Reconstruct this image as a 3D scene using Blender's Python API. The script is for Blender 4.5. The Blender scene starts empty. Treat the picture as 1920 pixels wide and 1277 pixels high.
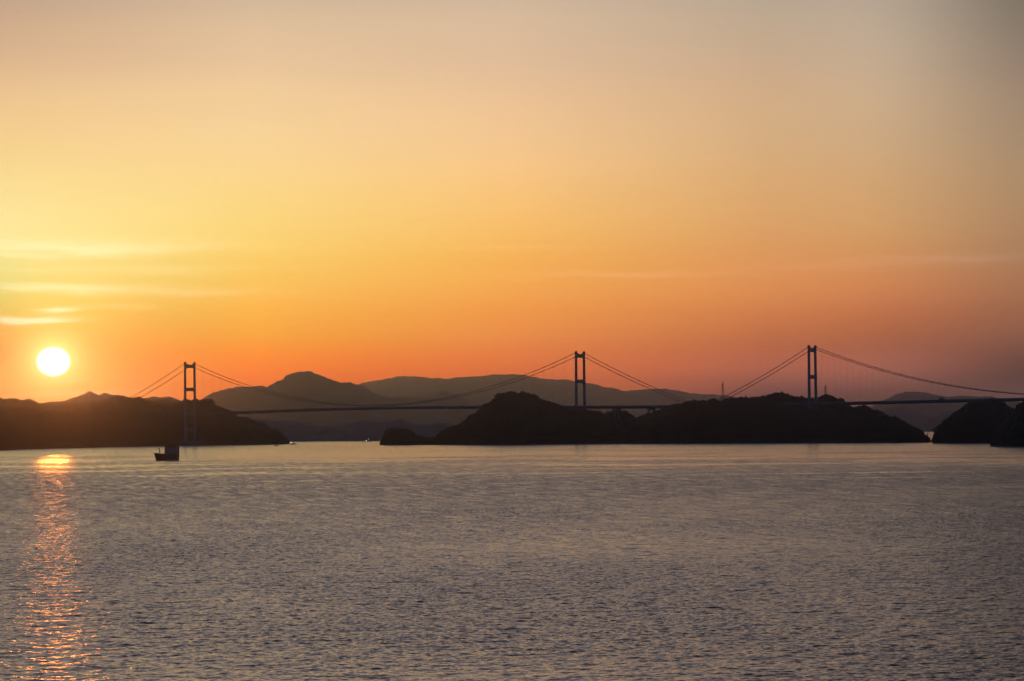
import bpy, bmesh, math, random
import numpy as np
from mathutils import Matrix, Vector

random.seed(7)
RNG = np.random.default_rng(7)
C = bpy.context.scene.collection
rad = math.radians

# ------------------------------------------------------------------ camera
CAM_H = 20.9
FPX = 6240.0                      # focal length in pixels of the 1920 px photograph
PITCH, ROLL = math.atan(172.5 / FPX), rad(0.5)
cam_data = bpy.data.cameras.new('camera')
cam_data.sensor_width = 36.0
cam_data.lens = FPX / 1920 * 36.0
cam_data.clip_start = 1.0
cam_data.clip_end = 200000.0
cam = bpy.data.objects.new('camera', cam_data)
C.objects.link(cam)
CAM_M = Matrix.Rotation(math.pi / 2 + PITCH, 4, 'X') @ Matrix.Rotation(-ROLL, 4, 'Z')
cam.matrix_world = Matrix.Translation((0, 0, CAM_H)) @ CAM_M
bpy.context.scene.camera = cam


def direction(px, py):
    d = CAM_M.to_3x3() @ Vector(((px - 960) / FPX, (638.5 - py) / FPX, -1.0))
    return d


def P(px, py, D):
    """survey point: where the sight line through a photo pixel is D metres north of the camera"""
    d = direction(px, py)
    d = d * (D / d.y)
    return Vector((d.x, d.y, d.z + CAM_H))


# ------------------------------------------------------------------ render / colour
sc = bpy.context.scene
sc.render.engine = 'CYCLES'
sc.view_settings.view_transform = 'Standard'
sc.view_settings.look = 'None'
sc.view_settings.exposure = 0.0
sc.view_settings.gamma = 1.0
sc.cycles.max_bounces = 6
sc.cycles.volume_bounces = 0
sc.cycles.use_denoising = True
sc.cycles.denoising_input_passes = 'RGB'
sc.cycles.sample_clamp_indirect = 8.0

# ------------------------------------------------------------------ sun and sky
sd = direction(100, 678).normalized()
SUN_EL = math.asin(sd.z)
SUN_AZ = math.atan2(sd.x, sd.y)
sun_data = bpy.data.lights.new('sun', 'SUN')
sun_data.energy = 0.038
sun_data.angle = rad(0.53)
sun_data.color = (1.0, 0.21, 0.02)
sun = bpy.data.objects.new('sun', sun_data)
C.objects.link(sun)
sun.rotation_euler = Vector((-sd.x, -sd.y, -sd.z)).to_track_quat('-Z', 'Y').to_euler()


def lin(c):
    out = []
    for v in c:
        v = v / 255.0
        out.append(v / 12.92 if v <= 0.04045 else ((v + 0.055) / 1.055) ** 2.4)
    return out


world = bpy.data.worlds.new('World')
sc.world = world
world.use_nodes = True
NT = world.node_tree
NT.nodes.clear()


class G:
    """small node-graph helper"""
    def __init__(self, nt): self.nt = nt
    def n(self, t, **kw):
        nd = self.nt.nodes.new(t)
        for k, v in kw.items(): setattr(nd, k, v)
        return nd
    def put(self, sock, v):
        if isinstance(v, bpy.types.NodeSocket): self.nt.links.new(v, sock)
        else: sock.default_value = v
    def m(self, op, a, b=0.0, c=None, clamp=False):
        nd = self.n('ShaderNodeMath', operation=op, use_clamp=clamp)
        self.put(nd.inputs[0], a); self.put(nd.inputs[1], b)
        if c is not None: self.put(nd.inputs[2], c)
        return nd.outputs[0]
    def mr(self, v, a, b, c=0.0, d=1.0, smooth=False):
        nd = self.n('ShaderNodeMapRange', interpolation_type='SMOOTHSTEP' if smooth else 'LINEAR')
        self.put(nd.inputs[0], v)
        for i, x in zip((1, 2, 3, 4), (a, b, c, d)): self.put(nd.inputs[i], x)
        return nd.outputs[0]
    def mix(self, f, a, b, blend='MIX'):
        nd = self.n('ShaderNodeMix', data_type='RGBA', blend_type=blend)
        self.put(nd.inputs['Factor'], f)
        for s, v in ((nd.inputs[6], a), (nd.inputs[7], b)):
            if isinstance(v, (tuple, list)): v = (*v[:3], 1.0)
            self.put(s, v)
        return nd.outputs[2]
    def xyz(self, x, y, z):
        nd = self.n('ShaderNodeCombineXYZ')
        for i, v in enumerate((x, y, z)): self.put(nd.inputs[i], v)
        return nd.outputs[0]


g = G(NT)
tc = g.n('ShaderNodeTexCoord')
sep = g.n('ShaderNodeSeparateXYZ')
NT.links.new(tc.outputs['Generated'], sep.inputs[0])
az = g.m('ARCTAN2', sep.outputs[0], sep.outputs[1])
el = g.m('ARCSINE', g.m('MINIMUM', g.m('MAXIMUM', sep.outputs[2], -1.0), 1.0))
U = g.m('MULTIPLY', az, FPX)          # units of 1/6240 rad, east of the view axis
V = g.m('MULTIPLY', el, FPX)          # above the horizon
# colour of the dusk sky by elevation, at six bearings from the sun's side to the far side
V_TOP = 2600.0
SKY = {
    -960: [(0, (188, 93, 13)), (55, (188, 93, 13)), (110, (188, 93, 13)), (170, (188, 93, 13)), (250, (210, 201, 97)), (360, (262, 244, 160)), (510, (262, 225, 148)), (660, (240, 197, 146)), (810, (202, 168, 139))],
    -480: [(0, (324, 118, 13)), (65, (335, 128, 13)), (115, (335, 144, 13)), (175, (300, 183, 39)), (255, (284, 208, 81)), (365, (274, 228, 119)), (515, (266, 225, 151)), (665, (249, 209, 158)), (815, (219, 189, 156))],
    0: [(0, (284, 125, 50)), (65, (294, 132, 52)), (110, (301, 136, 59)), (170, (286, 159, 68)), (250, (279, 180, 74)), (360, (272, 201, 98)), (510, (265, 211, 142)), (660, (241, 199, 155)), (811, (217, 188, 158))],
    480: [(0, (106, 72, 72)), (65, (133, 81, 80)), (106, (224, 117, 88)), (166, (228, 122, 70)), (246, (248, 151, 79)), (356, (242, 170, 100)), (506, (230, 181, 125)), (656, (216, 178, 139)), (806, (191, 170, 146))],
    720: [(0, (127, 78, 65)), (65, (138, 82, 72)), (106, (213, 122, 99)), (166, (206, 113, 70)), (246, (233, 139, 79)), (356, (231, 167, 102)), (506, (221, 177, 128)), (656, (211, 181, 147)), (806, (189, 170, 150))],
    960: [(0, (134, 95, 82)), (57, (139, 95, 84)), (102, (107, 65, 50)), (162, (156, 97, 70)), (242, (181, 119, 80)), (352, (187, 139, 97)), (502, (178, 145, 110)), (652, (157, 133, 111)), (802, (127, 114, 98))],
}
HIGH = [(1100, (180, 161, 155)), (1600, (154, 143, 145)), (2600, (116, 111, 120))]
fac = g.m('DIVIDE', V, V_TOP, clamp=True)


def ramp(stops):
    nd = g.n('ShaderNodeValToRGB')
    cr = nd.color_ramp
    cr.interpolation = 'CARDINAL'
    while len(cr.elements) < len(stops): cr.elements.new(0.5)
    for e, (v, c) in zip(cr.elements, stops):
        e.position = v / V_TOP
        e.color = (*(x / 2.5 for x in lin(c)), 1.0)
    NT.links.new(fac, nd.inputs[0])
    return nd.outputs[0]


col = None
for u, stops in sorted(SKY.items()):
    k = {-960: 1.0, -480: 1.02, 0: 1.0, 480: 0.92, 720: 0.86, 960: 0.72}[u]
    r = ramp(stops + [(v, tuple(x * k for x in c)) for v, c in HIGH])
    col = r if col is None else g.mix(g.mr(U, u_prev - 90, u + 60, smooth=True) if u == 960 else g.mr(U, u_prev, u), col, r)
    u_prev = u

# thin cirrus streaks near the sun and on the right
nz = g.n('ShaderNodeTexNoise')
nz.inputs['Scale'].default_value = 1.0
nz.inputs['Detail'].default_value = 4.0
NT.links.new(g.xyz(g.m('DIVIDE', U, 210.0), g.m('DIVIDE', V, 26.0), 0.0), nz.inputs['Vector'])
nzf = nz.outputs[0]
warp = g.m('MULTIPLY', g.m('SUBTRACT', nzf, 0.5), 46.0)
wisp_sum = None
#        px    py   su   sv  amount
WISPS = [(110, 463, 270, 13, 0.40), (250, 505, 200, 7, 0.16), (80, 541, 150, 8, 0.8), (330, 548, 160, 8, 0.20), (112, 581, 34, 4.5, 1.1),
         (50, 598, 72, 6, 1.35), (215, 577, 60, 5, 0.35), (150, 738, 110, 7, 0.40), (150, 713, 40, 3, 0.25), (20, 480, 90, 5, 0.35),
         (1150, 514, 190, 8, 0.10), (960, 464, 120, 6, 0.06), (1790, 486, 190, 12, 0.11), (1560, 500, 140, 6, 0.05)]
for px, py, su, sv, a in WISPS:
    d = direction(px, py).normalized()
    u0, v0 = math.atan2(d.x, d.y) * FPX, math.asin(d.z) * FPX
    du = g.m('DIVIDE', g.m('SUBTRACT', U, u0), su)
    dv = g.m('DIVIDE', g.m('ADD', g.m('SUBTRACT', V, v0), g.m('MULTIPLY', warp, min(1.0, sv / 12))), sv)
    e = g.m('EXPONENT', g.m('MULTIPLY', g.m('ADD', g.m('MULTIPLY', du, du), g.m('MULTIPLY', dv, dv)), -1.0))
    e = g.m('MULTIPLY', e, a)
    wisp_sum = e if wisp_sum is None else g.m('ADD', wisp_sum, e)
wisp_sum = g.m('MULTIPLY', wisp_sum, g.mr(nzf, 0.3, 0.65, 0.35, 1.25))
# faint broad banding
nb = g.n('ShaderNodeTexNoise')
nb.inputs['Scale'].default_value = 1.0
nb.inputs['Detail'].default_value = 3.0
NT.links.new(g.xyz(g.m('DIVIDE', U, 700.0), g.m('DIVIDE', V, 60.0), 3.7), nb.inputs['Vector'])
band = g.mr(nb.outputs[0], 0.3, 0.7, 0.988, 1.012)
col = g.mix(1.0, col, g.n('ShaderNodeCombineColor').outputs[0], 'MULTIPLY') if False else col
bm_ = g.n('ShaderNodeVectorMath', operation='SCALE')
NT.links.new(col, bm_.inputs[0]); NT.links.new(g.m('MULTIPLY', band, 2.5), bm_.inputs['Scale'])
col = bm_.outputs[0]
col = g.mix(g.m('MINIMUM', wisp_sum, 1.0), col, g.mix(1.0, col, (0.36, 0.46, 0.50), 'ADD'))

# the sun's disc, flattened by refraction, and its aureole
u0, v0 = SUN_AZ * FPX, SUN_EL * FPX
du = g.m('SUBTRACT', U, u0)
dv = g.m('MULTIPLY', g.m('SUBTRACT', V, v0), 1.15)
rr = g.m('SQRT', g.m('ADD', g.m('MULTIPLY', du, du), g.m('MULTIPLY', dv, dv)))
halo = g.m('EXPONENT', g.m('DIVIDE', rr, -22.0))
halo2 = g.m('EXPONENT', g.m('DIVIDE', rr, -110.0))
disc = g.mr(rr, 33.0, 24.5, 0.0, 1.0, smooth=True)


def add_scaled(c, f, rgb):
    nd = g.n('ShaderNodeVectorMath', operation='SCALE')
    nd.inputs[0].default_value = rgb
    NT.links.new(f, nd.inputs['Scale'])
    return g.mix(1.0, c, nd.outputs[0], 'ADD')


col = add_scaled(col, halo, (3.2, 3.2, 1.5))
col = add_scaled(col, halo2, (0.0, 0.42, 0.04))
col = add_scaled(col, disc, (7.0, 6.0, 4.5))

# away from the sunset the rest of the dome is the clear dusk sky
sky = g.n('ShaderNodeTexSky', sky_type='NISHITA')
sky.sun_disc = False
sky.sun_elevation = SUN_EL
sky.sun_rotation = SUN_AZ
sky.dust_density = 1.0
sky.ozone_density = 4.0
bg_dusk = g.n('ShaderNodeBackground')
NT.links.new(col, bg_dusk.inputs[0])
bg_sky = g.n('ShaderNodeBackground')
NT.links.new(sky.outputs[0], bg_sky.inputs[0])
bg_sky.inputs[1].default_value = 0.14
away = g.m('MAXIMUM', g.mr(g.m('ABSOLUTE', az), rad(14), rad(70), 0, 1, True), g.mr(el, rad(16), rad(50), 0, 1, True))
mixs = g.n('ShaderNodeMixShader')
NT.links.new(away, mixs.inputs[0])
NT.links.new(bg_dusk.outputs[0], mixs.inputs[1])
NT.links.new(bg_sky.outputs[0], mixs.inputs[2])
outw = g.n('ShaderNodeOutputWorld')
NT.links.new(mixs.outputs[0], outw.inputs['Surface'])

HAZE_DENSITY = 2.3e-5
HAZE_COLOR = (0.43, 0.58, 1.0)
HAZE_G = 0.971


# ------------------------------------------------------------------ helpers
def link(name, me, mat=None, parent=None, label=None, cat=None, group=None, kind=None, smooth=False):
    o = bpy.data.objects.new(name, me)
    C.objects.link(o)
    if mat is not None and me is not None: me.materials.append(mat)
    if parent is not None: o.parent = parent
    if label: o['label'] = label
    if cat: o['category'] = cat
    if group: o['group'] = group
    if kind: o['kind'] = kind
    if smooth and me is not None: me.polygons.foreach_set('use_smooth', [True] * len(me.polygons))
    return o


def thing(name, loc, rz, label, cat, group=None):
    o = link(name, None, label=label, cat=cat, group=group)
    o.location = loc
    o.rotation_euler = (0, 0, rz)
    return o


def mesh_np(name, V_, F_):
    """mesh from numpy vertices and equal-sized faces"""
    me = bpy.data.meshes.new(name)
    V_ = np.asarray(V_, np.float32); F_ = np.asarray(F_, np.int32)
    k = F_.shape[1]
    me.vertices.add(len(V_)); me.vertices.foreach_set('co', V_.ravel())
    me.loops.add(F_.size); me.loops.foreach_set('vertex_index', F_.ravel())
    me.polygons.add(len(F_)); me.polygons.foreach_set('loop_start', np.arange(0, F_.size, k, dtype=np.int32))
    me.update(calc_edges=True)
    return me


def grid_faces(nr, nc, off=0):
    i = np.arange(nr - 1)[:, None] * nc + np.arange(nc - 1)[None, :] + off
    return np.stack([i, i + 1, i + nc + 1, i + nc], -1).reshape(-1, 4)


class MB:
    """collects boxes, frusta and tubes into ONE mesh"""
    def __init__(self): self.bm = bmesh.new()
    def hull8(self, lo, hi):
        vs = [self.bm.verts.new(v) for v in lo + hi]
        n = len(lo)
        self.bm.faces.new(vs[:n][::-1]); self.bm.faces.new(vs[n:])
        for i in range(n):
            j = (i + 1) % n
            self.bm.faces.new((vs[i], vs[j], vs[n + j], vs[n + i]))
        return self
    def box(self, c, s, rz=0.0):
        ca, sa = math.cos(rz), math.sin(rz)
        def q(x, y, z): return (c[0] + ca * x - sa * y, c[1] + sa * x + ca * y, c[2] + z)
        a, b, h = s[0] / 2, s[1] / 2, s[2] / 2
        return self.hull8([q(-a, -b, -h), q(a, -b, -h), q(a, b, -h), q(-a, b, -h)], [q(-a, -b, h), q(a, -b, h), q(a, b, h), q(-a, b, h)])
    def frustum(self, c0, s0, c1, s1):
        def r(c, s): return [(c[0] - s[0] / 2, c[1] - s[1] / 2, c[2]), (c[0] + s[0] / 2, c[1] - s[1] / 2, c[2]), (c[0] + s[0] / 2, c[1] + s[1] / 2, c[2]), (c[0] - s[0] / 2, c[1] + s[1] / 2, c[2])]
        return self.hull8(r(c0, s0), r(c1, s1))
    def bar(self, p, q, r0, r1=None, n=6):
        r1 = r0 if r1 is None else r1
        p, q = Vector(p), Vector(q)
        d = (q - p).normalized()
        a = d.orthogonal().normalized(); b = d.cross(a)
        ring = lambda c, r: [tuple(c + (a * math.cos(2 * math.pi * k / n) + b * math.sin(2 * math.pi * k / n)) * r) for k in range(n)]
        return self.hull8(ring(p, r0), ring(q, r1))
    def tube(self, pts, rs, n=6):
        prev = None
        for i, p in enumerate(pts):
            p = Vector(p)
            d = (Vector(pts[min(i + 1, len(pts) - 1)]) - Vector(pts[max(i - 1, 0)])).normalized()
            a = d.cross(Vector((0, 0, 1)))
            a = a.normalized() if a.length > 1e-4 else d.orthogonal().normalized()
            b = a.cross(d)
            r = rs[i] if hasattr(rs, '__len__') else rs
            ring = [self.bm.verts.new(p + (a * math.cos(2 * math.pi * k / n) + b * math.sin(2 * math.pi * k / n)) * r) for k in range(n)]
            if prev:
                for k in range(n):
                    self.bm.faces.new((prev[k], prev[(k + 1) % n], ring[(k + 1) % n], ring[k]))
            else: self.bm.faces.new(ring[::-1])
            prev = ring
        self.bm.faces.new(prev)
        return self
    def build(self, name, mat, parent=None, bevel=0.0, **kw):
        bmesh.ops.recalc_face_normals(self.bm, faces=self.bm.faces[:])
        if bevel: bmesh.ops.bevel(self.bm, geom=self.bm.edges[:], offset=bevel, segments=1, affect='EDGES')
        me = bpy.data.meshes.new(name)
        self.bm.to_mesh(me); self.bm.free()
        return link(name, me, mat, parent, **kw)


def material(name, rgb, rough=0.6, var=0.25, scale=0.2, metal=0.0):
    m = bpy.data.materials.new(name)
    m.use_nodes = True
    k = G(m.node_tree)
    b = m.node_tree.nodes['Principled BSDF']
    t = k.n('ShaderNodeTexCoord')
    n_ = k.n('ShaderNodeTexNoise')
    n_.inputs['Scale'].default_value = scale
    n_.inputs['Detail'].default_value = 5.0
    m.node_tree.links.new(t.outputs['Object'], n_.inputs['Vector'])
    f = k.mr(n_.outputs[0], 0.3, 0.7)
    c = k.mix(f, tuple(x * (1 - var) for x in rgb), tuple(min(1, x * (1 + var)) for x in rgb))
    m.node_tree.links.new(c, b.inputs['Base Color'])
    b.inputs['Roughness'].default_value = rough
    b.inputs['Metallic'].default_value = metal
    return m


def lamp_material(name, rgb, strength):
    m = bpy.data.materials.new(name)
    m.use_nodes = True
    b = m.node_tree.nodes['Principled BSDF']
    b.inputs['Base Color'].default_value = (*rgb, 1)
    b.inputs['Emission Color'].default_value = (*rgb, 1)
    b.inputs['Emission Strength'].default_value = strength
    return m


M = {
    'steel': material('painted_steel', (0.24, 0.255, 0.31), 0.45, 0.12, 0.08),
    'cable': material('cable_steel', (0.14, 0.14, 0.14), 0.5, 0.15, 0.5),
    'concrete': material('concrete', (0.30, 0.29, 0.28), 0.8, 0.2, 0.1),
    'girder': material('girder_paint', (0.13, 0.14, 0.16), 0.5, 0.15, 0.03),
    'asphalt': material('asphalt', (0.05, 0.05, 0.052), 0.9, 0.2, 0.5),
    'forest': material('forest_foliage', (0.020, 0.025, 0.018), 0.95, 0.3, 0.05),
    'soil': material('wooded_ground', (0.020, 0.024, 0.017), 0.95, 0.3, 0.02),
    'hazed_wood': material('haze_tinted_woodland', (0.065, 0.08, 0.105), 0.95, 0.4, 0.004),  # far hills: some of the haze's blue is painted into the base colour
    'bark': material('bark', (0.06, 0.045, 0.035), 0.9, 0.3, 1.0),
    'rock': material('shore_rock', (0.16, 0.14, 0.12), 0.9, 0.4, 0.3),
    'hull': material('hull_paint', (0.075, 0.016, 0.016), 0.5, 0.3, 0.4),
    'house': material('ship_white', (0.26, 0.25, 0.25), 0.5, 0.12, 0.4),
    'red': material('ship_red', (0.20, 0.025, 0.02), 0.5, 0.2, 0.5),
    'dark': material('dark_metal', (0.04, 0.04, 0.045), 0.5, 0.2, 0.5),
    'glass': material('window_glass', (0.02, 0.02, 0.025), 0.1, 0.1, 0.5),
    'lorry': material('lorry_body', (0.03, 0.03, 0.04), 0.5, 0.2, 0.5),
    'tyre': material('tyre_rubber', (0.02, 0.02, 0.02), 0.9, 0.1, 2.0),
    'white': material('white_paint', (0.75, 0.75, 0.73), 0.5, 0.08, 0.5),
    'lamp': lamp_material('lit_lamp', (1.0, 0.95, 0.85), 25.0),
}


# value noise on the plane
_T = RNG.random((256, 256))


def vnoise(x, y):
    xi, yi = np.floor(x).astype(int), np.floor(y).astype(int)
    fx, fy = x - xi, y - yi
    fx, fy = fx * fx * (3 - 2 * fx), fy * fy * (3 - 2 * fy)
    a, b = _T[yi & 255, xi & 255], _T[yi & 255, (xi + 1) & 255]
    c, d = _T[(yi + 1) & 255, xi & 255], _T[(yi + 1) & 255, (xi + 1) & 255]
    return (a + (b - a) * fx) * (1 - fy) + (c + (d - c) * fx) * fy


def fbm(x, y, octv=4):
    s, a, t = 0, 1.0, 0
    for _ in range(octv):
        s = s + a * (vnoise(x, y) - 0.5); t += a
        x, y, a = x * 2.03 + 17.3, y * 2.03 + 5.1, a * 0.5
    return s / t * 2


# ------------------------------------------------------------------ water
def fft_tile(N, L, lam_lo, lam_hi, wind, seed, slope_rms):
    r = np.random.default_rng(seed)
    k1 = np.fft.fftfreq(N, L / N) * 2 * np.pi
    kx, ky = np.meshgrid(k1, k1)
    k = np.hypot(kx, ky); k[0, 0] = 1
    kp = 2 * np.pi / lam_hi
    S = k ** -3.6 * np.exp(-0.8 * (kp / k) ** 2) * np.exp(-(k * lam_lo / (2 * np.pi)) ** 2)
    c = (kx * math.cos(wind) + ky * math.sin(wind)) / k
    S = S * (1.2 + c * c)
    S[0, 0] = 0
    h = np.real(np.fft.ifft2(np.sqrt(S) * (r.normal(size=(N, N)) + 1j * r.normal(size=(N, N)))))
    gy, gx = np.gradient(h, L / N)
    return h * slope_rms / math.sqrt((gx ** 2).mean() + (gy ** 2).mean())


def sample(tile, L, x, y):
    N = tile.shape[0]
    fx, fy = x / L * N, y / L * N
    xi, yi = np.floor(fx).astype(int), np.floor(fy).astype(int)
    fx, fy = fx - xi, fy - yi
    a, b = tile[yi % N, xi % N], tile[yi % N, (xi + 1) % N]
    c, d = tile[(yi + 1) % N, xi % N], tile[(yi + 1) % N, (xi + 1) % N]
    return (a + (b - a) * fx) * (1 - fy) + (c + (d - c) * fx) * fy


WAVE_FAR = 2600.0
WATER_Z = -0.5
ys = [205.0]
while ys[-1] < WAVE_FAR:
    ys.append(ys[-1] + (0.2 if ys[-1] < 480 else 0.2 + (ys[-1] - 480) * 0.0009))
ys = np.array(ys)
nc = 1300
tx = np.linspace(-1, 1, nc)
half = ys * math.tan(rad(9.6)) + 45
X = half[:, None] * tx[None, :]
Y = np.repeat(ys[:, None], nc, 1)
ca, sa = math.cos(0.6), math.sin(0.6)
tA = fft_tile(1024, 113.0, 0.34, 1.8, 1.75, 11, 0.140)
tB = fft_tile(512, 37.0, 0.22, 0.75, 1.3, 12, 0.098)
tC = fft_tile(512, 310.0, 1.5, 7.0, 2.0, 13, 0.050)
gust = 0.98 + 0.4 * fbm(X / 55, Y / 120, 3) + 0.4 * fbm(X / 190 + 9, Y / 520, 2)
fade = np.clip((WAVE_FAR - Y) / (WAVE_FAR - 1500), 0, 1)
Z = (sample(tA, 113.0, X, Y) * gust + sample(tB, 37.0, ca * X - sa * Y, sa * X + ca * Y) * gust + sample(tC, 310.0, X, Y)) * (0.25 + 0.75 * fade)
Vw = np.stack([X, Y, Z], -1).reshape(-1, 3)
Fw = grid_faces(len(ys), nc)
# the wide calm sheet out to the horizon, a little below the wave crests
gx = np.array([-35000, -12000, -4000, 0, 4000, 12000, 35000.0])
gy = np.array([-2000, 0, 2000, 6000, 15000, 50000.0])
GX, GY = np.meshgrid(gx, gy)
Vs = np.stack([GX, GY, np.full_like(GX, WATER_Z)], -1).reshape(-1, 3)
Fs = grid_faces(len(gy), len(gx), len(Vw))
me = mesh_np('water', np.concatenate([Vw, Vs]), np.concatenate([Fw, Fs]))
at = me.attributes.new('ripple', 'FLOAT', 'POINT')
at.data.foreach_set('value', np.concatenate([np.clip((Y - 330) / 900, 0, 1).ravel(), np.ones(len(Vs))]).astype(np.float32))
mw = bpy.data.materials.new('sea_water')
mw.use_nodes = True
k = G(mw.node_tree)
b = mw.node_tree.nodes['Principled BSDF']
geo = k.n('ShaderNodeNewGeometry')
sp = k.n('ShaderNodeSeparateXYZ')
mw.node_tree.links.new(geo.outputs['Position'], sp.inputs[0])
att = k.n('ShaderNodeAttribute', attribute_name='ripple')
# slicks: smooth patches left by the tidal current, commoner out in the strait


def nscale(sx, sy, det, off=0.0):
    n_ = k.n('ShaderNodeTexNoise')
    n_.inputs['Scale'].default_value = 1.0
    n_.inputs['Detail'].default_value = det
    n_.inputs['Roughness'].default_value = 0.6
    v = k.xyz(k.m('DIVIDE', k.m('ADD', sp.outputs[0], k.m('MULTIPLY', sp.outputs[1], 0.15)), sx), k.m('DIVIDE', sp.outputs[1], sy), off)
    mw.node_tree.links.new(v, n_.inputs['Vector'])
    return n_.outputs[0]


n1 = nscale(480.0, 620.0, 3.0)
n2 = nscale(150.0, 170.0, 3.0, 9.0)
n3 = nscale(70.0, 40.0, 3.0, 21.0)
n4 = nscale(4.5, 42.0, 2.0, 33.0)
zone = k.m('ADD', k.mr(sp.outputs[1], 900.0, 2000.0, -0.22, 0.0), k.mr(sp.outputs[1], 2000.0, 4200.0, 0.0, 0.09))
nsum = k.m('ADD', k.m('MULTIPLY', n1, 0.42), k.m('ADD', k.m('MULTIPLY', n2, 0.36), k.m('MULTIPLY', n3, 0.22)))
n5 = nscale(230.0, 75.0, 2.0, 57.0)
streak = k.m('MULTIPLY', k.mr(n5, 0.60, 0.66, 0, 1, True), k.mr(sp.outputs[1], 900.0, 1500.0))
slick = k.m('MAXIMUM', k.mr(k.m('ADD', nsum, zone), 0.495, 0.545, 0, 1, True), streak)
rough_far = k.m('ADD', k.m('SUBTRACT', 0.28, k.m('MULTIPLY', slick, 0.095)), k.m('MULTIPLY', k.m('SUBTRACT', n4, 0.5), 0.42))
rough = k.m('ADD', k.m('MULTIPLY', att.outputs['Fac'], k.m('SUBTRACT', rough_far, 0.17)), 0.17)
mw.node_tree.links.new(rough, b.inputs['Roughness'])
b.inputs['Base Color'].default_value = (0.012, 0.02, 0.026, 1)
b.inputs['IOR'].default_value = 1.333
link('water', me, mw, kind='structure', smooth=True)


# ------------------------------------------------------------------ land
def interp(tab, x):
    t = sorted(tab)
    return np.interp(x, [a for a, _ in t], [b_ for _, b_ in t])


class Land:
    pass


def land(name, prof, crest, front, back, mat, step=2.0, trees=0.0, rough=0.0, label=None, rows=(16, 10), smooth=True, wl=60.0, jag=0.0):
    """a ridge surveyed along its skyline: crest/front/back are distances (constants or tables over px)"""
    px = np.arange(prof[0][0], prof[-1][0] + 0.01, step)
    py = interp(prof, px)
    f = lambda q: interp(q, px) if isinstance(q, (list, tuple)) else np.full_like(px, float(q))
    Dc, Df, Db = f(crest), f(front), f(back)
    pts = np.array([P(a, b_, d) for a, b_, d in zip(px, py, Dc)])
    x, H = pts[:, 0], pts[:, 2] - trees
    if jag:
        bump = 9.0 * Dc.mean() / FPX          # treetops and outcrops along the crest
        H = H + jag * fbm(x / bump, x * 0 + 3.3, 3) * np.clip((H + 4) / 30, 0, 1)
    foot = -4.0
    H = np.maximum(H, foot)
    w = np.sqrt(np.clip((H - foot) / (0.45 * (H.max() - foot)), 0.0, 1))
    tf, tb = np.linspace(0, 1, rows[0]), np.linspace(1, 0, rows[1])[1:]
    R = []
    for t in tf: R.append((Dc - (Dc - Df) * w * (1 - t), t))
    for t in tb: R.append((Dc + (Db - Dc) * w * (1 - t), t))
    Yg = np.array([a for a, _ in R]); T = np.array([t for _, t in R])[:, None]
    shape = np.sin(T * math.pi / 2) ** 0.95
    Zg = foot + (H[None, :] - foot) * shape
    Xg = x[None, :] * Yg / Dc[None, :]
    Xg = Xg + wl * 0.25 * fbm(Xg / wl, Yg / wl + 40, 2) * (1 - T) * w[None, :]
    if rough: Zg = Zg + rough * fbm(Xg / wl, Yg / wl, 4) * (T * (1 - T) * 4) * w[None, :]
    me_ = mesh_np(name, np.stack([Xg, Yg, Zg], -1).reshape(-1, 3), grid_faces(*Xg.shape))
    o = link(name, me_, mat, kind='structure', smooth=smooth)
    if label: o['label'] = label
    L = Land(); L.X, L.Y, L.Z, L.px, L.rows = Xg, Yg, Zg, px, rows; L.o = o
    return L


ico = bmesh.new()
bmesh.ops.create_icosphere(ico, subdivisions=1, radius=1.0)
ICO_V = np.array([v.co[:] for v in ico.verts]); ICO_F = np.array([[v.index for v in f_.verts] for f_ in ico.faces])
ico.free()


def forest(L, count, hgt, seed, ridge=0.45):
    """the closed tree cover of one island: ragged crowns over the whole slope"""
    r = np.random.default_rng(seed)
    nr, ncol = L.X.shape
    areaw = np.ones(count)
    rr_ = r.random(count) * (nr - 1.001)
    crest_row = L.rows[0] - 1
    on = r.random(count) < ridge
    rr_[on] = np.clip(crest_row + r.normal(0, 1.2, on.sum()), 0, nr - 1.01)
    cc = r.random(count) * (ncol - 1.001)
    i, j = rr_.astype(int), cc.astype(int)
    fi, fj = rr_ - i, cc - j
    q = lambda A: (A[i, j] * (1 - fj) + A[i, j + 1] * fj) * (1 - fi) + (A[i + 1, j] * (1 - fj) + A[i + 1, j + 1] * fj) * fi
    x, y, z = q(L.X), q(L.Y), q(L.Z)
    keep = z > 1.0
    x, y, z = x[keep], y[keep], z[keep]
    n = len(x)
    h = hgt * (0.55 + 0.95 * r.random(n)) * np.clip(0.35 + z / 25, 0.35, 1)
    h = h * np.where(r.random(n) < 0.05, 1.35, 1.0)
    wdt = h * (0.42 + 0.3 * r.random(n))
    # every crown: jittered lump plus a second smaller one offset
    verts, faces = [], []
    nv = len(ICO_V)
    jit = 1 + 0.38 * (r.random((n, nv, 1)) - 0.5) * 2
    ang = r.random(n) * 6.28
    v = ICO_V[None] * jit
    cx_, sx_ = np.cos(ang)[:, None], np.sin(ang)[:, None]
    vx = (v[..., 0] * cx_ - v[..., 1] * sx_) * wdt[:, None] + x[:, None]
    vy = (v[..., 0] * sx_ + v[..., 1] * cx_) * wdt[:, None] + y[:, None]
    vz = v[..., 2] * (h * 0.55)[:, None] + (z + h * 0.42)[:, None]
    V_ = np.stack([vx, vy, vz], -1).reshape(-1, 3)
    F_ = (ICO_F[None] + (np.arange(n) * nv)[:, None, None]).reshape(-1, 3)
    link('forest', mesh_np('forest', V_, F_), M['forest'], kind='stuff')


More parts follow.
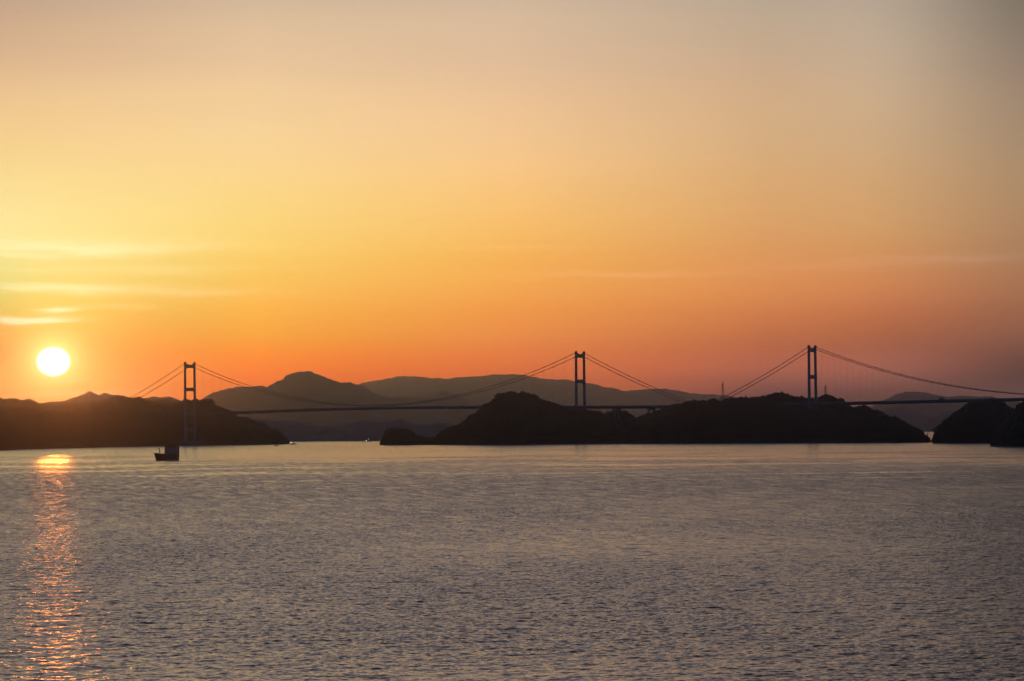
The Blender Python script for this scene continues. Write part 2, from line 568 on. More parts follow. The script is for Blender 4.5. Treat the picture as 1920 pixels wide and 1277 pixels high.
# far ranges
R_ = [(560, 750), (610, 735), (640, 728), (672, 721), (685, 718), (700, 715), (725, 711), (745, 707), (757, 706), (785, 706), (810, 709), (825, 709),
      (835, 711), (845, 709), (855, 707), (885, 706), (905, 705), (925, 702), (945, 702), (970, 702), (985, 704), (1000, 706.5), (1020, 710), (1045, 712),
      (1062, 711), (1078, 715), (1100, 718), (1112, 719), (1130, 725), (1150, 727), (1165, 732), (1175, 733.5), (1190, 731), (1210, 730), (1230, 729),
      (1250, 729), (1262, 731), (1280, 734), (1295, 738), (1330, 740), (1360, 742), (1385, 746), (1400, 750), (1430, 760), (1480, 785), (1520, 812)]
S_ = [(1600, 800), (1630, 768), (1655, 752), (1670, 746), (1685, 738), (1700, 734.5), (1720, 734), (1740, 737), (1760, 742), (1775, 744), (1800, 742),
      (1830, 743), (1860, 743), (1880, 748), (1920, 755), (1990, 770), (2060, 800)]
land('mountain', R_, 43000, 41500, 46000, M['hazed_wood'], rough=60, wl=1500, jag=9)
land('mountain', S_, 38000, 36500, 41000, M['hazed_wood'], rough=40, wl=1300, jag=9)
P_ = [(320, 800), (340, 766), (362, 757), (380, 748), (390, 743), (400, 736), (415, 731), (430, 729), (440, 727), (455, 725), (470, 726), (490, 725), (500, 727),
      (510, 721), (520, 716), (532, 711), (540, 704), (548, 700), (560, 697), (570, 697), (580, 696.5), (590, 699), (605, 706), (617, 710), (630, 714),
      (640, 717), (655, 716), (665, 719), (680, 725), (695, 733), (705, 738), (720, 743), (740, 746), (760, 750), (790, 757), (830, 775), (880, 805)]
Q_ = [(690, 780), (715, 757), (735, 746), (750, 743), (760, 742.5), (772, 745), (785, 743), (805, 743), (815, 737), (825, 733), (835, 733), (845, 734), (858, 741),
      (870, 745), (885, 752), (900, 757), (930, 768), (960, 783), (1000, 808)]
land('hill', P_, 24000, 23200, 27000, M['hazed_wood'], step=1.5, rough=45, wl=950, jag=11)
land('hill', Q_, 26500, 25700, 30000, M['hazed_wood'], step=1.5, rough=40, wl=800, jag=9)
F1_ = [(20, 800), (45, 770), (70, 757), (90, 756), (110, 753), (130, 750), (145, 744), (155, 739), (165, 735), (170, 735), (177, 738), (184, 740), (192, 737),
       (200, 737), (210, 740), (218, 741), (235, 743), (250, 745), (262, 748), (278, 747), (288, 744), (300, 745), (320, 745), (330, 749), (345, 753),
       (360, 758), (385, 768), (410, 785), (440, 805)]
land('hill', F1_, 14500, 13700, 16000, M['hazed_wood'], step=1.5, rough=40, wl=700, jag=6)
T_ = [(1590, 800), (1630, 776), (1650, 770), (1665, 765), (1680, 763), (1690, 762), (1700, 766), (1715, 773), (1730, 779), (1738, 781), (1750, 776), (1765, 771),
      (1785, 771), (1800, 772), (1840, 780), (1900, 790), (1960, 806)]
land('hill', T_, 26000, 25000, 28000, M['hazed_wood'], step=1.5, rough=30, wl=700, jag=7)
M_ = [(410, 812), (440, 800), (470, 790), (490, 789), (505, 788), (520, 789), (540, 790), (560, 790), (575, 793), (590, 797), (605, 800), (618, 803), (640, 800),
      (655, 795), (675, 792), (700, 793), (712, 794), (730, 791), (758, 790), (770, 796), (785, 799), (805, 799), (820, 796), (840, 795), (855, 796),
      (870, 800), (900, 808), (930, 816)]
land('hill', M_, 10400, 9700, 11800, M['hazed_wood'], step=1.0, rough=22, wl=350, jag=5)
L2_ = [(-90, 752), (-40, 757), (0, 750), (10, 752), (20, 749), (30, 750), (36, 755), (45, 753), (52, 751), (60, 754), (68, 759), (80, 761), (100, 764), (130, 760),
       (150, 761), (165, 762), (185, 757), (205, 751), (218, 746), (228, 745), (240, 750), (255, 752), (290, 755), (305, 753), (320, 755), (340, 761),
       (360, 775), (400, 805)]
LL2 = land('hill', L2_, 9600, 9100, 10600, M['soil'], step=1.0, rough=22, wl=250, trees=4)
forest(LL2, 9000, 6.5, 21, ridge=0.7)

# the near headland on the left and the islands under the bridge
L1_ = [(-120, 762), (-60, 770), (0, 770), (60, 773), (120, 779), (160, 775), (190, 766), (215, 758), (240, 754), (265, 752), (290, 760), (310, 766), (325, 766),
       (340, 757), (352, 753), (370, 752.5), (388, 755), (400, 760), (404, 764), (412, 764.5), (418, 771), (430, 775), (440, 779), (448, 784), (465, 787), (480, 794),
       (497, 798), (506, 807), (520, 813), (532, 820), (540, 826), (545, 831), (549, 836)]
L1 = land('headland', L1_, [(-120, 6000), (0, 6300), (200, 7100), (350, 7300), (549, 7350)], [(-120, 4700), (0, 5300), (150, 6100), (275, 6840), (355, 6960), (470, 6980), (549, 7050)],
          8400, M['soil'], step=1.5, trees=3.8, rough=14, wl=140, jag=5)
forest(L1, 15000, 6.3, 22)
I1_ = [(703, 836), (712, 830), (718, 824), (722, 818), (727, 811), (735, 809), (745, 808.5), (760, 810), (768, 814), (780, 819), (790, 820), (800, 822), (812, 821),
       (825, 816), (840, 808), (850, 805), (860, 798), (875, 790), (885, 784), (895, 778), (905, 768), (915, 762), (925, 757), (935, 748), (942, 744), (960, 742.5),
       (970, 744), (985, 744.5), (1000, 746), (1008, 749), (1015, 754), (1025, 757), (1040, 761), (1050, 766), (1060, 770), (1070, 772), (1090, 774), (1110, 776),
       (1125, 778), (1140, 784), (1160, 793), (1175, 795), (1190, 790), (1200, 785), (1215, 781), (1230, 777), (1250, 772), (1260, 766), (1275, 763), (1290, 761),
       (1310, 758), (1325, 757), (1340, 758), (1355, 757), (1370, 756), (1385, 753), (1400, 752), (1415, 751), (1430, 753), (1445, 757), (1460, 763), (1480, 768),
       (1500, 771), (1523, 774), (1560, 775), (1580, 775), (1595, 774), (1612, 772), (1625, 770), (1635, 772), (1645, 777), (1655, 781), (1665, 783), (1680, 789),
       (1690, 796), (1700, 804), (1706, 808), (1715, 807.5), (1722, 810), (1730, 815), (1740, 820), (1747, 827), (1751, 832)]
I1 = land('island', I1_, [(703, 6330), (800, 6150), (960, 6120), (1087, 6140), (1230, 5980), (1400, 5860), (1523, 5720), (1620, 5560), (1751, 5240)],
          [(703, 6240), (960, 5790), (1087, 5760), (1300, 5620), (1523, 5360), (1751, 5140)], [(703, 6450), (960, 6700), (1100, 6165), (1400, 5950), (1523, 5820), (1751, 5500)],
          M['soil'], step=1.5, trees=3.8, rough=12, wl=110, jag=5)
forest(I1, 22000, 6.3, 23)
K_ = [(1410, 775), (1425, 752), (1440, 745), (1455, 742.5), (1470, 742), (1480, 746), (1500, 749), (1515, 752), (1530, 752), (1540, 746.5), (1548, 743.5), (1555, 745),
      (1567, 751), (1580, 757), (1590, 763), (1605, 772), (1640, 800)]
K = land('island', K_, 6150, 5990, 6500, M['soil'], step=1.0, trees=3.5, rough=6, wl=80, jag=4)
forest(K, 4500, 5.8, 24, ridge=0.6)
I2_ = [(1095, 800), (1120, 785), (1135, 778), (1150, 774.5), (1165, 775), (1180, 780), (1192, 787), (1215, 800)]
I2 = land('island', I2_, 6420, 6260, 6700, M['soil'], step=1.0, trees=3.2, rough=5, wl=80)
forest(I2, 1600, 5.5, 25, ridge=0.6)
A_ = [(1744, 834), (1752, 825), (1755, 815), (1762, 806), (1770, 798), (1778, 790), (1785, 785), (1795, 776), (1805, 768), (1815, 762), (1825, 758), (1835, 756),
      (1845, 755), (1855, 755), (1870, 755.5), (1880, 759), (1890, 765), (1897, 769), (1905, 771), (1920, 772), (1960, 775), (2040, 790), (2120, 825), (2140, 840)]
A = land('island', A_, [(1744, 4950), (1850, 5120), (2140, 5200)], [(1744, 4860), (1800, 4800), (2140, 4700)], 5450, M['soil'], step=1.5, trees=5.0, rough=10, wl=110, jag=4)
forest(A, 8000, 6.2, 26)
B_ = [(1834, 841), (1845, 836), (1855, 832), (1866, 822), (1876, 808), (1886, 795), (1896, 782), (1908, 770), (1920, 761), (1945, 748), (1990, 735), (2060, 730), (2150, 760), (2240, 842)]
Bh = land('island', B_, [(1834, 3860), (1920, 4000), (2240, 4100)], [(1834, 3770), (2240, 3600)], 4400, M['soil'], step=2.0, trees=3.8, rough=10, wl=100, jag=4)
forest(Bh, 6500, 6.0, 27)

# ------------------------------------------------------------------ the bridges
T1, T2, T3 = Vector((-659.0, 6800.0)), Vector((126.0, 6180.0)), Vector((531.0, 5890.0))
S1, S2 = 0.0, (T2 - T1).length
S3 = S2 + (T3 - T2).length
DIR3 = (T3 - T2).normalized()
DIR1 = (T2 - T1).normalized()
S4 = S3 + 1030.0


def axis(s):
    """plan position and direction of the roadway at chainage s"""
    if s <= S2: return T1 + DIR1 * s, DIR1
    return T2 + DIR3 * (s - S2), DIR3


DZ = [(-420, 60), (-300, 61), (0, 64.5), (250, 69.5), (500, 72.5), (757, 71), (S2, 68), (1250, 66.3), (S3, 67.8), (1900, 71), (2015, 71.5), (S4, 68.5), (2950, 64)]
_ds = np.linspace(-420, 2950, 400)
_dz = interp(DZ, _ds)
_dz = np.convolve(np.pad(_dz, 12, mode='edge'), np.ones(25) / 25, 'valid')


def deck_z(s): return float(np.interp(s, _ds, _dz))


def at(s, off, z):
    p, d = axis(s)
    n_ = Vector((-d.y, d.x))           # towards the left of travel, i.e. away from the camera
    return Vector((p.x + n_.x * off, p.y + n_.y * off, z))


HALF = lambda s: float(np.interp(s, [S1, S2, S3], [13.6, 12.0, 11.0]))
TOP = 168.0


def sweep(name, s0, s1, section, mat, parent, step=20.0, top=0.0):
    """extrude a closed (offset, height) section along the roadway"""
    ss = np.linspace(s0, s1, int((s1 - s0) / step) + 2)
    V_ = np.array([[at(s, o_, deck_z(s) + h_)[:] for o_, h_ in section] for s in ss])
    ns, m_ = V_.shape[:2]
    i = np.arange(ns - 1)[:, None] * m_ + np.arange(m_)[None, :]
    j = np.arange(ns - 1)[:, None] * m_ + (np.arange(m_)[None, :] + 1) % m_
    F_ = np.stack([i, j, j + m_, i + m_], -1).reshape(-1, 4)
    return link(name, mesh_np(name, V_.reshape(-1, 3), F_), mat, parent)


def tower(parent, s, foot_z, base_z, low_beam):
    p, d = axis(s)
    n_ = Vector((-d.y, d.x)); hw = HALF(s)
    rz = math.atan2(d.y, d.x)
    mb = MB()
    mb.box((p.x, p.y, (base_z + foot_z) / 2), (17, hw * 2 + 20, foot_z - base_z), rz)
    mb.box((p.x, p.y, foot_z + 0.8), (11, hw * 2 + 9, 1.6), rz)
    tw = mb.build('tower', M['concrete'], parent)
    for sg in (-1, 1):
        mb = MB()
        cs = []
        for z, w, ex in ((foot_z + 1.6, 4.9, 1.2), (70, 4.4, 0.6), (TOP, 3.75, 0.0)):
            c = p + n_ * (sg * (hw + ex))
            cs.append((c, z, w))
        for (c0, z0, w0), (c1, z1, w1) in zip(cs, cs[1:]):
            def ring(c, z, w):
                a_, b_ = d * (w / 2), n_ * (w / 2)
                ch = 0.28
                out = []
                for u_, v_ in ((-1, -1 + ch), (-1 + ch, -1), (1 - ch, -1), (1, -1 + ch), (1, 1 - ch), (1 - ch, 1), (-1 + ch, 1), (-1, 1 - ch)):
                    q = c + a_ * u_ + b_ * v_
                    out.append((q.x, q.y, z))
                return out
            mb.hull8(ring(c0, z0, w0), ring(c1, z1, w1))
        leg = mb.build('leg', M['steel'], tw)
        mb = MB()
        c = p + n_ * (sg * hw)
        mb.box((c.x, c.y, TOP + 1.0), (4.6, 3.2, 2.0), rz)
        mb.box((c.x + d.x * 1.0, c.y + d.y * 1.0, TOP + 2.8), (0.7, 0.7, 2.4), rz)
        mb.box((c.x - d.x * 1.3, c.y - d.y * 1.3, TOP + 2.3), (0.7, 0.7, 1.4), rz)
        mb.build('saddle', M['steel'], tw)
    beams = [(165.0, 158.6, True), (118.0, 111.2, False), (deck_z(s) - 6.0, deck_z(s) - 10.5, False)]
    if low_beam: beams.append((36.4, 29.2, False))
    for z1, z0, curved in beams:
        L_ = 2 * hw - 3.6
        mb = MB()
        ca_ = 8
        # haunched beam: deeper where it meets the legs
        for i in range(ca_):
            t0, t1 = -1 + 2 * i / ca_, -1 + 2 * (i + 1) / ca_
            def sec(t):
                q = p + n_ * (t * L_ / 2)
                up = z1 + (2.6 * t ** 4 if curved else 0.5 * t ** 6)
                dn = z0 - 0.9 * t ** 6
                a_ = d * 1.5
                return [(q.x - a_.x, q.y - a_.y, dn), (q.x + a_.x, q.y + a_.y, dn), (q.x + a_.x, q.y + a_.y, up), (q.x - a_.x, q.y - a_.y, up)]
            mb.hull8(sec(t0), sec(t1))
        mb.build('crossbeam', M['steel'], tw)
    return tw


def cable(parent, pts_fn, s0, s1, off, step=24.0):
    ss = np.linspace(s0, s1, max(6, int(abs(s1 - s0) / 6)))
    mb = MB()
    pts = [at(s, off, pts_fn(s)) for s in ss]
    mb.tube(pts, 0.52, 6)
    ncl = int(abs(s1 - s0) / step)
    for i in range(1, ncl):
        s = s0 + (s1 - s0) * i / ncl
        e = 0.9
        mb.bar(at(s - e, off, pts_fn(s - e)), at(s + e, off, pts_fn(s + e)), 0.92)
    return mb.build('main_cable', M['cable'], parent)


def parab(s0, z0, s1, z1, sag):
    return lambda s: z0 + (z1 - z0) * (s - s0) / (s1 - s0) - 4 * sag * ((s - s0) / (s1 - s0)) * (1 - (s - s0) / (s1 - s0))


SECTION = [(-12.2, 0.0), (12.2, 0.0), (14.2, -1.6), (10.0, -4.4), (-10.0, -4.4), (-14.2, -1.6)]


def bridge_parts(br, s_a, s_b, towers, spans, hang, piers):
    sweep('deck', s_a, s_b, SECTION, M['girder'], br)
    sweep('roadway', s_a, s_b, [(-10.5, 0.004), (10.5, 0.004), (10.5, 0.10), (-10.5, 0.10)], M['asphalt'], br)
    for sg in (-1, 1):
        o_ = sg * 11.6
        sweep('railing', s_a, s_b, [(o_ - 0.12, 0.004), (o_ + 0.12, 0.004), (o_ + 0.12, 1.25), (o_ - 0.12, 1.25)], M['steel'], br)
    for t in towers: tower(br, *t)
    for sg in (-1, 1):
        for fn, s0, s1 in spans:
            cable(br, lambda s, fn=fn: fn(s), s0, s1, sg * HALF((s0 + s1) / 2) if s1 - s0 > 600 else sg * HALF(s1 if abs(s1 - S1) < 1 or abs(s1 - S3) < 1 else s0))
    fn, s0, s1, n_ = hang
    for sg in (-1, 1):
        for i in range(1, n_):
            s = s0 + (s1 - s0) * i / n_
            off = sg * HALF((s0 + s1) / 2)
            zt, zb = fn(s) - 0.4, deck_z(s) + 0.2
            if zt - zb < 0.8: continue
            MB().bar(at(s, off, zb), at(s, off, zt), 0.085, n=5).build('hanger', M['cable'], br)
    for s, zb in piers:
        p, d = axis(s); n2_ = Vector((-d.y, d.x)); rz = math.atan2(d.y, d.x)
        mb = MB()
        top = deck_z(s) - 4.42
        for sg in (-1, 1):
            c = p + n2_ * (sg * 8.6)
            mb.frustum((c.x, c.y, zb), (4.6, 4.6), (c.x, c.y, top - 3.0), (3.6, 3.6))
        mb.box((p.x, p.y, top - 1.5), (4.4, 23.0, 3.0), rz)
        mb.build('pier', M['concrete'], br)


cz = lambda s: deck_z(s)
left = thing('suspension_bridge', (0, 0, 0), 0, 'long grey suspension bridge between left headland and hump-backed island, left tower standing in water', 'bridge')
main1 = parab(S1, TOP, S2, TOP, TOP - 75.6)
bridge_parts(left, -420, S2 + 267.0, [(S1, 7.0, -4.0, True), (S2, 30.0, 10.0, False)],
             [(main1, S1, S2), (parab(-246, 66, S1, TOP, 4.0), -246, S1), (parab(S2, TOP, S2 + 246, 68, 4.0), S2, S2 + 246)],
             (main1, S1, S2, 40), [(-122, -2), (-215, 20), (S2 + 81, 30), (S2 + 157, 25)])
right = thing('suspension_bridge', (0, 0, 0), 0, 'dark suspension bridge running off the right edge, its one visible tower on the island', 'bridge')
main3 = parab(S3, TOP, S4, TOP, TOP - 75.0)
bridge_parts(right, S2 + 268.0, 2950, [(S3, 32.0, 12.0, False), (S4, 7.0, -4.0, True)],
             [(main3, S3, S4), (parab(S2 + 290, 69, S3, TOP, 4.0), S2 + 290, S3), (parab(S4, TOP, S4 + 240, 66, 4.0), S4, S4 + 240)],
             (main3, S3, S4, 40), [(S4 + 110, -4), (S4 + 240, -4)])
# working platform hung on one leg of the middle tower
p, d = axis(S2); n_ = Vector((-d.y, d.x)); c = p + n_ * (HALF(S2) + 0.6)
rz = math.atan2(d.y, d.x)
mb = MB()
for zz, w_ in ((76.0, 9.4), (71.0, 7.2)):
    mb.box((c.x, c.y - 0.0, zz), (w_, w_, 0.5), rz)
    for sx_, sy_ in ((1, 1), (1, -1), (-1, 1), (-1, -1)):
        q = c + d * (sx_ * w_ / 2.1) + n_ * (sy_ * w_ / 2.1)
        mb.box((q.x, q.y, zz + 0.9), (0.2, 0.2, 1.3), rz)
mb.build('platform', M['steel'], left)

# the anchorage both bridges share, on the saddle of the island
p, d = axis(S2 + 256)
rz = math.atan2(d.y, d.x)
anc = thing('anchorage', (p.x, p.y, 40), rz, 'squat concrete anchorage rising through the trees where the cables of both bridges come down', 'anchorage')
MB().frustum((0, 0, -15), (60, 34), (0, 0, 19), (50, 31)).build('base_block', M['concrete'], anc)
for sg in (-1, 1):
    MB().box((-13, sg * 11.5, 26.6), (9, 5.0, 13.0)).box((-13, sg * 11.5, 33.6), (10.5, 6.0, 1.0)).build('cable_housing', M['concrete'], anc)
# retaining abutment under the right-hand tower
p, d = axis(S3 + 22)
ab = thing('abutment', (p.x, p.y, 20), math.atan2(d.y, d.x), 'pale concrete abutment below the roadway at the foot of the right tower', 'abutment')
MB().frustum((0, 0, -5), (62, 20), (0, 0, 30), (52, 18)).build('wall', M['concrete'], ab)
MB().box((0, 0, 31.0), (55, 20, 2.0)).build('coping', M['concrete'], ab)


def lorry(s, off, ln, hg, label, mat):
    q = at(s, off, deck_z(s) + 0.11); _, d_ = axis(s)
    t = thing('lorry', q, math.atan2(d_.y, d_.x), label, 'lorry', 'lorries crossing the bridges')
    MB().box((-1.3, 0, 0.9 + (hg - 0.9) / 2), (ln - 2.8, 2.45, hg - 0.9)).build('cargo_box', mat, t, bevel=0.05)
    MB().hull8([(ln / 2 - 2.4, -1.15, 0.6), (ln / 2, -1.15, 0.6), (ln / 2, 1.15, 0.6), (ln / 2 - 2.4, 1.15, 0.6)],
               [(ln / 2 - 2.4, -1.15, 2.8), (ln / 2 - 0.35, -1.15, 2.8), (ln / 2 - 0.35, 1.15, 2.8), (ln / 2 - 2.4, 1.15, 2.8)]).build('cab', M['dark'], t, bevel=0.05)
    for x_ in (-ln / 2 + 1.6, -ln / 2 + 2.8, ln / 2 - 1.3):
        for y_ in (-1.0, 1.0):
            MB().bar((x_, y_ - 0.14, 0.48), (x_, y_ + 0.14, 0.48), 0.48, n=12).build('wheel', M['tyre'], t)


def s_at(px):
    best = min(np.arange(-200, 2400, 1.0), key=lambda s: abs(FPX * at(s, 0, 0).x / at(s, 0, 0).y + 960 - px))
    return float(best)


lorry(s_at(1768), -6.0, 10.5, 4.3, 'dark box lorry on the roadway above the channel at the right', M['lorry'])
lorry(s_at(580), -6.0, 7.4, 3.6, 'small lorry on the roadway in front of the tall rounded hill at the left', M['lorry'])


# ------------------------------------------------------------------ ships and boats
def on_water(px, D): 
    d_ = direction(px, 838)
    return Vector((d_.x / d_.y * D, D, WATER_Z))


def hull_mesh(L_, Bm, fb, bow_up, ns=15, nd=6):
    """lofted hull along +x (bow), keel below the waterline"""
    V_ = []
    for i in range(ns):
        t = i / (ns - 1)
        x = -L_ / 2 + L_ * t
        full = 1.0 if t < 0.68 else max(0.02, 1 - ((t - 0.68) / 0.32) ** 2.0)
        full *= 0.88 + 0.12 * min(1, t / 0.15)
        sheer = fb + bow_up * max(0.0, (t - 0.72) / 0.28) ** 1.2 + 0.5 * max(0.0, (0.15 - t) / 0.15)
        for j in range(nd):
            u_ = j / (nd - 1)
            z = -1.5 + (sheer + 1.5) * u_
            flare = full * (0.80 + 0.20 * u_) if t < 0.7 else full ** (1.5 - 0.8 * u_) * (0.80 + 0.20 * u_)
            rake = (u_ - 0.6) * 0.055 * L_ * max(0, (t - 0.7) / 0.3)
            V_.append((x + rake, Bm / 2 * flare, z))
    V_ = np.array(V_)
    n = len(V_)
    W_ = V_ * np.array([1, -1, 1])
    F_ = []
    for i in range(ns - 1):
        for j in range(nd - 1):
            a_ = i * nd + j
            F_.append((a_, a_ + nd, a_ + nd + 1, a_ + 1))
            F_.append((n + a_, n + a_ + 1, n + a_ + nd + 1, n + a_ + nd))
        a_ = i * nd + nd - 1
        F_.append((a_, a_ + nd, n + a_ + nd, n + a_))
    for i in (0, ns - 1):
        for j in range(nd - 1):
            a_ = i * nd + j
            F_.append((a_, a_ + 1, n + a_ + 1, n + a_) if i == 0 else (a_ + 1, a_, n + a_, n + a_ + 1))
    return mesh_np('hull', np.concatenate([V_, W_]), F_)


th = rad(21)
ship = thing('cargo_ship', on_water(310, 2873), -math.pi / 2 - th, 'small dark-hulled cargo ship with tall grey deckhouse and red top, beside the left tower', 'ship')
link('hull', hull_mesh(37.5, 9.6, 5.2, 1.4), M['hull'], ship)
MB().box((-12.6, 0, 8.2), (11.0, 9.0, 6.6)).build('deckhouse', M['house'], ship, bevel=0.25)
br_ = MB().box((-12.6, 0, 12.4), (8.2, 10.0, 1.8)).build('wheelhouse', M['red'], ship, bevel=0.15)
MB().box((-8.46, 0, 12.5), (0.06, 8.6, 0.8)).build('window', M['glass'], br_)
MB().frustum((-15.2, 0, 13.1), (3.2, 4.4), (-15.5, 0, 15.0), (2.6, 3.4)).build('funnel', M['red'], ship)
mb = MB().bar((-11.5, 0, 13.1), (-11.5, 0, 19.5), 0.38, 0.16).bar((-11.5, -1.5, 15.6), (-11.5, 1.5, 15.6), 0.1).box((-11.5, 0, 14.9), (1.0, 1.2, 0.8))
mb.build('mast', M['dark'], ship)
MB().bar((10.8, 0, 4.9), (10.8, 0, 11.2), 0.40, 0.25).bar((10.8, 0, 9.4), (7.8, 0, 5.4), 0.08).build('foremast', M['dark'], ship)
for x_ in (-4.2, 1.2, 6.0):
    MB().box((x_, 0, 5.35), (4.4, 6.2, 0.9)).build('hatch_cover', M['dark'], ship, bevel=0.1)
mb = MB()
for i in range(12):
    x_ = 7.2 + i * 0.88
    y_ = 4.3 * (1 - max(0, (x_ - 6.5) / 12.8) ** 2)
    for sg in (-1, 1): mb.bar((x_, sg * y_, 5.0), (x_, sg * y_, 6.5 + 0.03 * i), 0.05, n=4)
mb.build('railing', M['dark'], ship)
MB().bar((14.8, 0, 5.6), (14.8, 0, 6.5), 0.55, n=8).build('windlass', M['dark'], ship)


def small_boat(px, D, ln, rz, label, lit, group):
    t = thing('fishing_boat', on_water(px, D), rz, label, 'boat', group)
    link('hull', hull_mesh(ln, ln * 0.27, 1.2, 0.7, 9, 4), M['hull'], t)
    MB().box((-ln * 0.12, 0, 2.2), (ln * 0.24, ln * 0.18, 2.0)).build('cabin', M['house'], t, bevel=0.1)
    ms = MB().bar((-ln * 0.05, 0, 3.2), (-ln * 0.05, 0, 5.2), 0.09, n=5).build('mast', M['dark'], t)
    if lit:
        me_ = bpy.data.meshes.new('lamp'); bm = bmesh.new()
        bmesh.ops.create_uvsphere(bm, u_segments=8, v_segments=6, radius=0.36); bm.to_mesh(me_); bm.free()
        l_ = link('lamp', me_, M['lamp'], t); l_.location = (-ln * 0.05, 0, 5.8)
        me2 = bpy.data.meshes.new('lamp'); bm = bmesh.new()
        bmesh.ops.create_uvsphere(bm, u_segments=8, v_segments=6, radius=0.22); bm.to_mesh(me2); bm.free()
        l2 = link('lamp', me2, M['lamp'], t); l2.location = (ln * 0.42, 0, 2.6)


small_boat(691, 8900, 16, math.pi, 'distant fishing boat with two lit white lamps beside the tip of the middle island', True, 'small fishing boats')
small_boat(519, 6150, 8, 0.1, 'tiny dark fishing boat without lights close off the tip of the left headland', False, 'small fishing boats')

# rock with a light at the tip of the left headland
q = on_water(551, 7000)
me_ = bpy.data.meshes.new('rock_islet'); bm = bmesh.new()
bmesh.ops.create_icosphere(bm, subdivisions=3, radius=1.0)
for v in bm.verts:
    f_ = 1 + 0.5 * (float(vnoise(np.array([v.co.x * 2 + 9]), np.array([v.co.y * 2 + v.co.z + 7]))[0]) - 0.5)
    v.co = Vector((v.co.x * 5.5 * f_, v.co.y * 6 * f_, v.co.z * 2.6 * f_ + 0.3))
bm.to_mesh(me_); bm.free()
o = link('rock_islet', me_, M['rock'], label='small dark rock just off the tip of the left headland', cat='rock'); o.location = q
bq = on_water(545.8, 6990)
bcn = thing('beacon', bq, 0, 'small lit white beacon at the water beside the rock off the left headland', 'beacon', 'navigation beacons')
MB().frustum((0, 0, -2), (2.6, 2.6), (0, 0, 1.8), (2.2, 2.2)).build('base', M['concrete'], bcn)
MB().bar((0, 0, 1.8), (0, 0, 4.2), 0.8, 0.6, n=10).build('column', M['white'], bcn)
MB().bar((0, 0, 4.2), (0, 0, 5.3), 0.75, n=10).build('lantern', lamp_material('beacon_lamp', (1.0, 0.85, 0.65), 2.5), bcn)
# beacon on the right end of the island
gp = P(1739.3, 819, 5225)
bcn = thing('beacon', gp, 0, 'dark unlit beacon tower on the right end of the wooded island beside the narrow channel', 'beacon', 'navigation beacons')
MB().bar((0, 0, -3), (0, 0, 4.4), 1.0, 0.75, n=10).build('column', M['concrete'], bcn)
MB().bar((0, 0, 4.4), (0, 0, 4.7), 1.2, n=10).build('gallery', M['dark'], bcn)
MB().bar((0, 0, 4.7), (0, 0, 5.8), 0.55, n=10).build('lantern', M['glass'], bcn)


# ------------------------------------------------------------------ pylons and masts
def lattice(mb, w0, w1, z0, z1, nseg, r):
    prev = None
    for i in range(nseg + 1):
        t = i / nseg
        w_ = (w0 + (w1 - w0) * t) / 2; z = z0 + (z1 - z0) * t
        ring = [Vector((sx_ * w_, sy_ * w_, z)) for sx_, sy_ in ((-1, -1), (1, -1), (1, 1), (-1, 1))]
        if prev:
            for k_ in range(4):
                mb.bar(prev[k_], ring[k_], r, n=4)
                mb.bar(prev[k_], ring[(k_ + 1) % 4], r * 0.6, n=4)
                mb.bar(ring[k_], ring[(k_ + 1) % 4], r * 0.6, n=4)
        prev = ring


def pylon(px, py_top, D, height, label):
    q = P(px, py_top, D)
    t = thing('pylon', (q.x, q.y, q.z - height), 0.3, label, 'pylon', 'power pylons behind the island')
    mb = MB(); lattice(mb, 6.5, 1.3, 0, height - 5, 8, 0.24); mb.bar((0, 0, height - 5), (0, 0, height), 0.25, n=4)
    mb.build('lattice_tower', M['dark'], t)
    for z, w_ in ((height - 8, 3.2), (height - 13, 3.6)):
        MB().bar((-w_, 0, z), (w_, 0, z), 0.22, n=4).bar((-w_, 0, z), (0, 0, z + 1.8), 0.14, n=4).bar((w_, 0, z), (0, 0, z + 1.8), 0.14, n=4).build('crossarm', M['dark'], t)


pylon(1355, 713.5, 6350, 52, 'thin lattice pylon left of the right tower, just behind the side span cables')
pylon(1547.5, 719, 6500, 42, 'thin lattice pylon just right of the right tower, behind the knoll')
for px, py, h_ in ((744, 703.5, 28), (758.8, 699.5, 46), (774, 700.5, 34), (818.5, 701, 44)):
    q = P(px, py, 42900)
    t = thing('radio_mast', (q.x, q.y, q.z - h_ - 40), 0, {744: 'leftmost and shortest radio mast on the far mountain ridge', 758.8: 'tallest radio mast on the far mountain ridge, second from the left',
              774: 'slim radio mast on the far ridge, between the tallest mast and the lone one', 818.5: 'lone radio mast on the far ridge, rightmost of the four'}[px], 'mast', 'radio masts on the far ridge')
    MB().bar((0, 0, 0), (0, 0, h_ + 40), 2.2, 1.4, n=6).build('pole', M['dark'], t)
    MB().bar((0, 0, h_ + 18), (0, 0, h_ + 26), 4.5, n=8).build('aerial', M['dark'], t)


def pole(px, py_top, D, h_, label, cat='pole'):
    q = P(px, py_top, D)
    t = thing('pole', (q.x, q.y, q.z - h_), 0, label, cat)
    MB().bar((0, 0, 0), (0, 0, h_), 0.4, 0.28, n=6).build('shaft', M['dark'], t)
    MB().bar((-0.9, 0, h_ - 0.8), (0.9, 0, h_ - 0.8), 0.16, n=4).build('crossarm', M['dark'], t)


pole(878, 776, 6080, 20, 'slender pole on the left slope of the hump-backed island')
pole(43, 748.5, 9590, 16, 'small pole on the left skyline below and left of the sun')


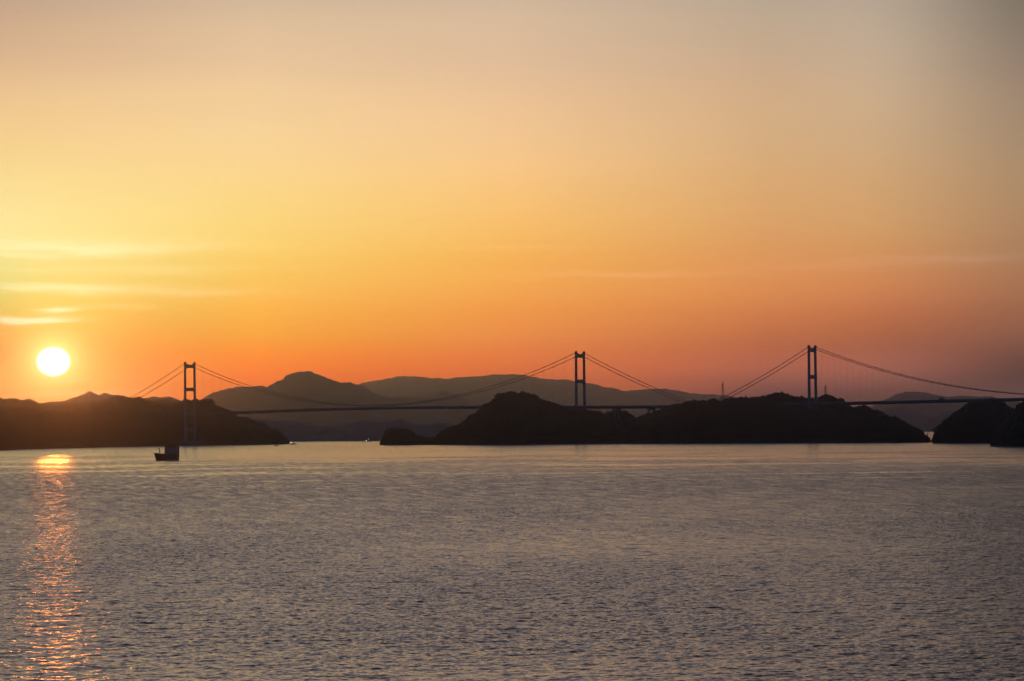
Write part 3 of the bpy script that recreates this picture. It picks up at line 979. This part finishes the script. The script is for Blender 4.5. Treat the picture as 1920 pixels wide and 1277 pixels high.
# ------------------------------------------------------------------ single trees that stand out on the skyline
def tree(L, px, dpy, label, hgt, wid, seed):
    r = random.Random(seed)
    j = int(np.argmin(abs(L.px - px))); row = L.rows[0] - 1
    base = Vector((L.X[row, j], L.Y[row, j] - 1.0, L.Z[row, j] - 0.5))
    t = thing('pine_tree', base, r.random() * 6, label, 'tree', 'trees standing out on the island skyline')
    mb = MB()
    mb.tube([(0, 0, 0), (0.15, 0.1, hgt * 0.4), (0.0, 0.2, hgt * 0.8)], [0.45, 0.32, 0.12])
    for i in range(5):
        a_ = r.random() * 6.28; z = hgt * (0.45 + 0.08 * i)
        mb.bar((0.1, 0.1, z), (math.cos(a_) * wid * 0.6, math.sin(a_) * wid * 0.6, z + hgt * 0.15), 0.16, 0.05, 5)
    mb.build('trunk', M['bark'], t)
    bm = bmesh.new()
    for i in range(260):
        a_, u_, rr_ = r.random() * 6.28, r.random(), math.sqrt(r.random())
        z = hgt * (0.45 + 0.58 * u_)
        env = wid * (math.sin(math.pi * min(1, 0.15 + u_ * 0.85)) ** 0.7) * (0.75 + 0.25 * math.sin(a_ * 3 + seed))
        c_ = Vector((math.cos(a_) * env * rr_, math.sin(a_) * env * rr_, z))
        s_ = 0.35 + 0.55 * r.random()
        ax = Vector((r.gauss(0, 1), r.gauss(0, 1), r.gauss(0, 1))).normalized(); bx = ax.orthogonal().normalized(); cx_ = ax.cross(bx)
        bm.faces.new([bm.verts.new(c_ + bx * s_), bm.verts.new(c_ + cx_ * s_ * 0.8), bm.verts.new(c_ - bx * s_), bm.verts.new(c_ - cx_ * s_ * 0.8)])
    me_ = bpy.data.meshes.new('crown'); bm.to_mesh(me_); bm.free()
    link('crown', me_, M['forest'], t)


tree(I1, 1320, 0, 'round tree on the ridge just right of the anchorage', 11, 4.2, 1)
tree(I1, 1411, 0, 'tree at the left end of the tall clump on the island ridge', 11, 4.5, 2)
tree(K, 1466, 0, 'tallest broad tree on the island skyline left of the right tower', 11, 6.0, 3)
tree(I1, 958, 0, 'tree at the very top of the hump-backed island', 10, 4.5, 4)
tree(I1, 1018, 0, 'tree standing out on the right shoulder of the hump-backed island', 10, 4.0, 5)
tree(I1, 1360, 0, 'lone tree on the ridge under the right bridge side span', 10, 3.8, 6)

# ------------------------------------------------------------------ haze: the air between here and the far ranges
mh = bpy.data.materials.new('haze_air')
mh.use_nodes = True
mh.node_tree.nodes.clear()
ho = mh.node_tree.nodes.new('ShaderNodeOutputMaterial')
pv = mh.node_tree.nodes.new('ShaderNodeVolumePrincipled')
pv.inputs['Color'].default_value = (*HAZE_COLOR, 1)
pv.inputs['Density'].default_value = HAZE_DENSITY
pv.inputs['Density Attribute'].default_value = ''
pv.inputs['Anisotropy'].default_value = HAZE_G
mh.node_tree.links.new(pv.outputs[0], ho.inputs['Volume'])
hz = MB().box((0, 24000, 404), (72000, 53000, 811)).build('haze', mh, kind='stuff')
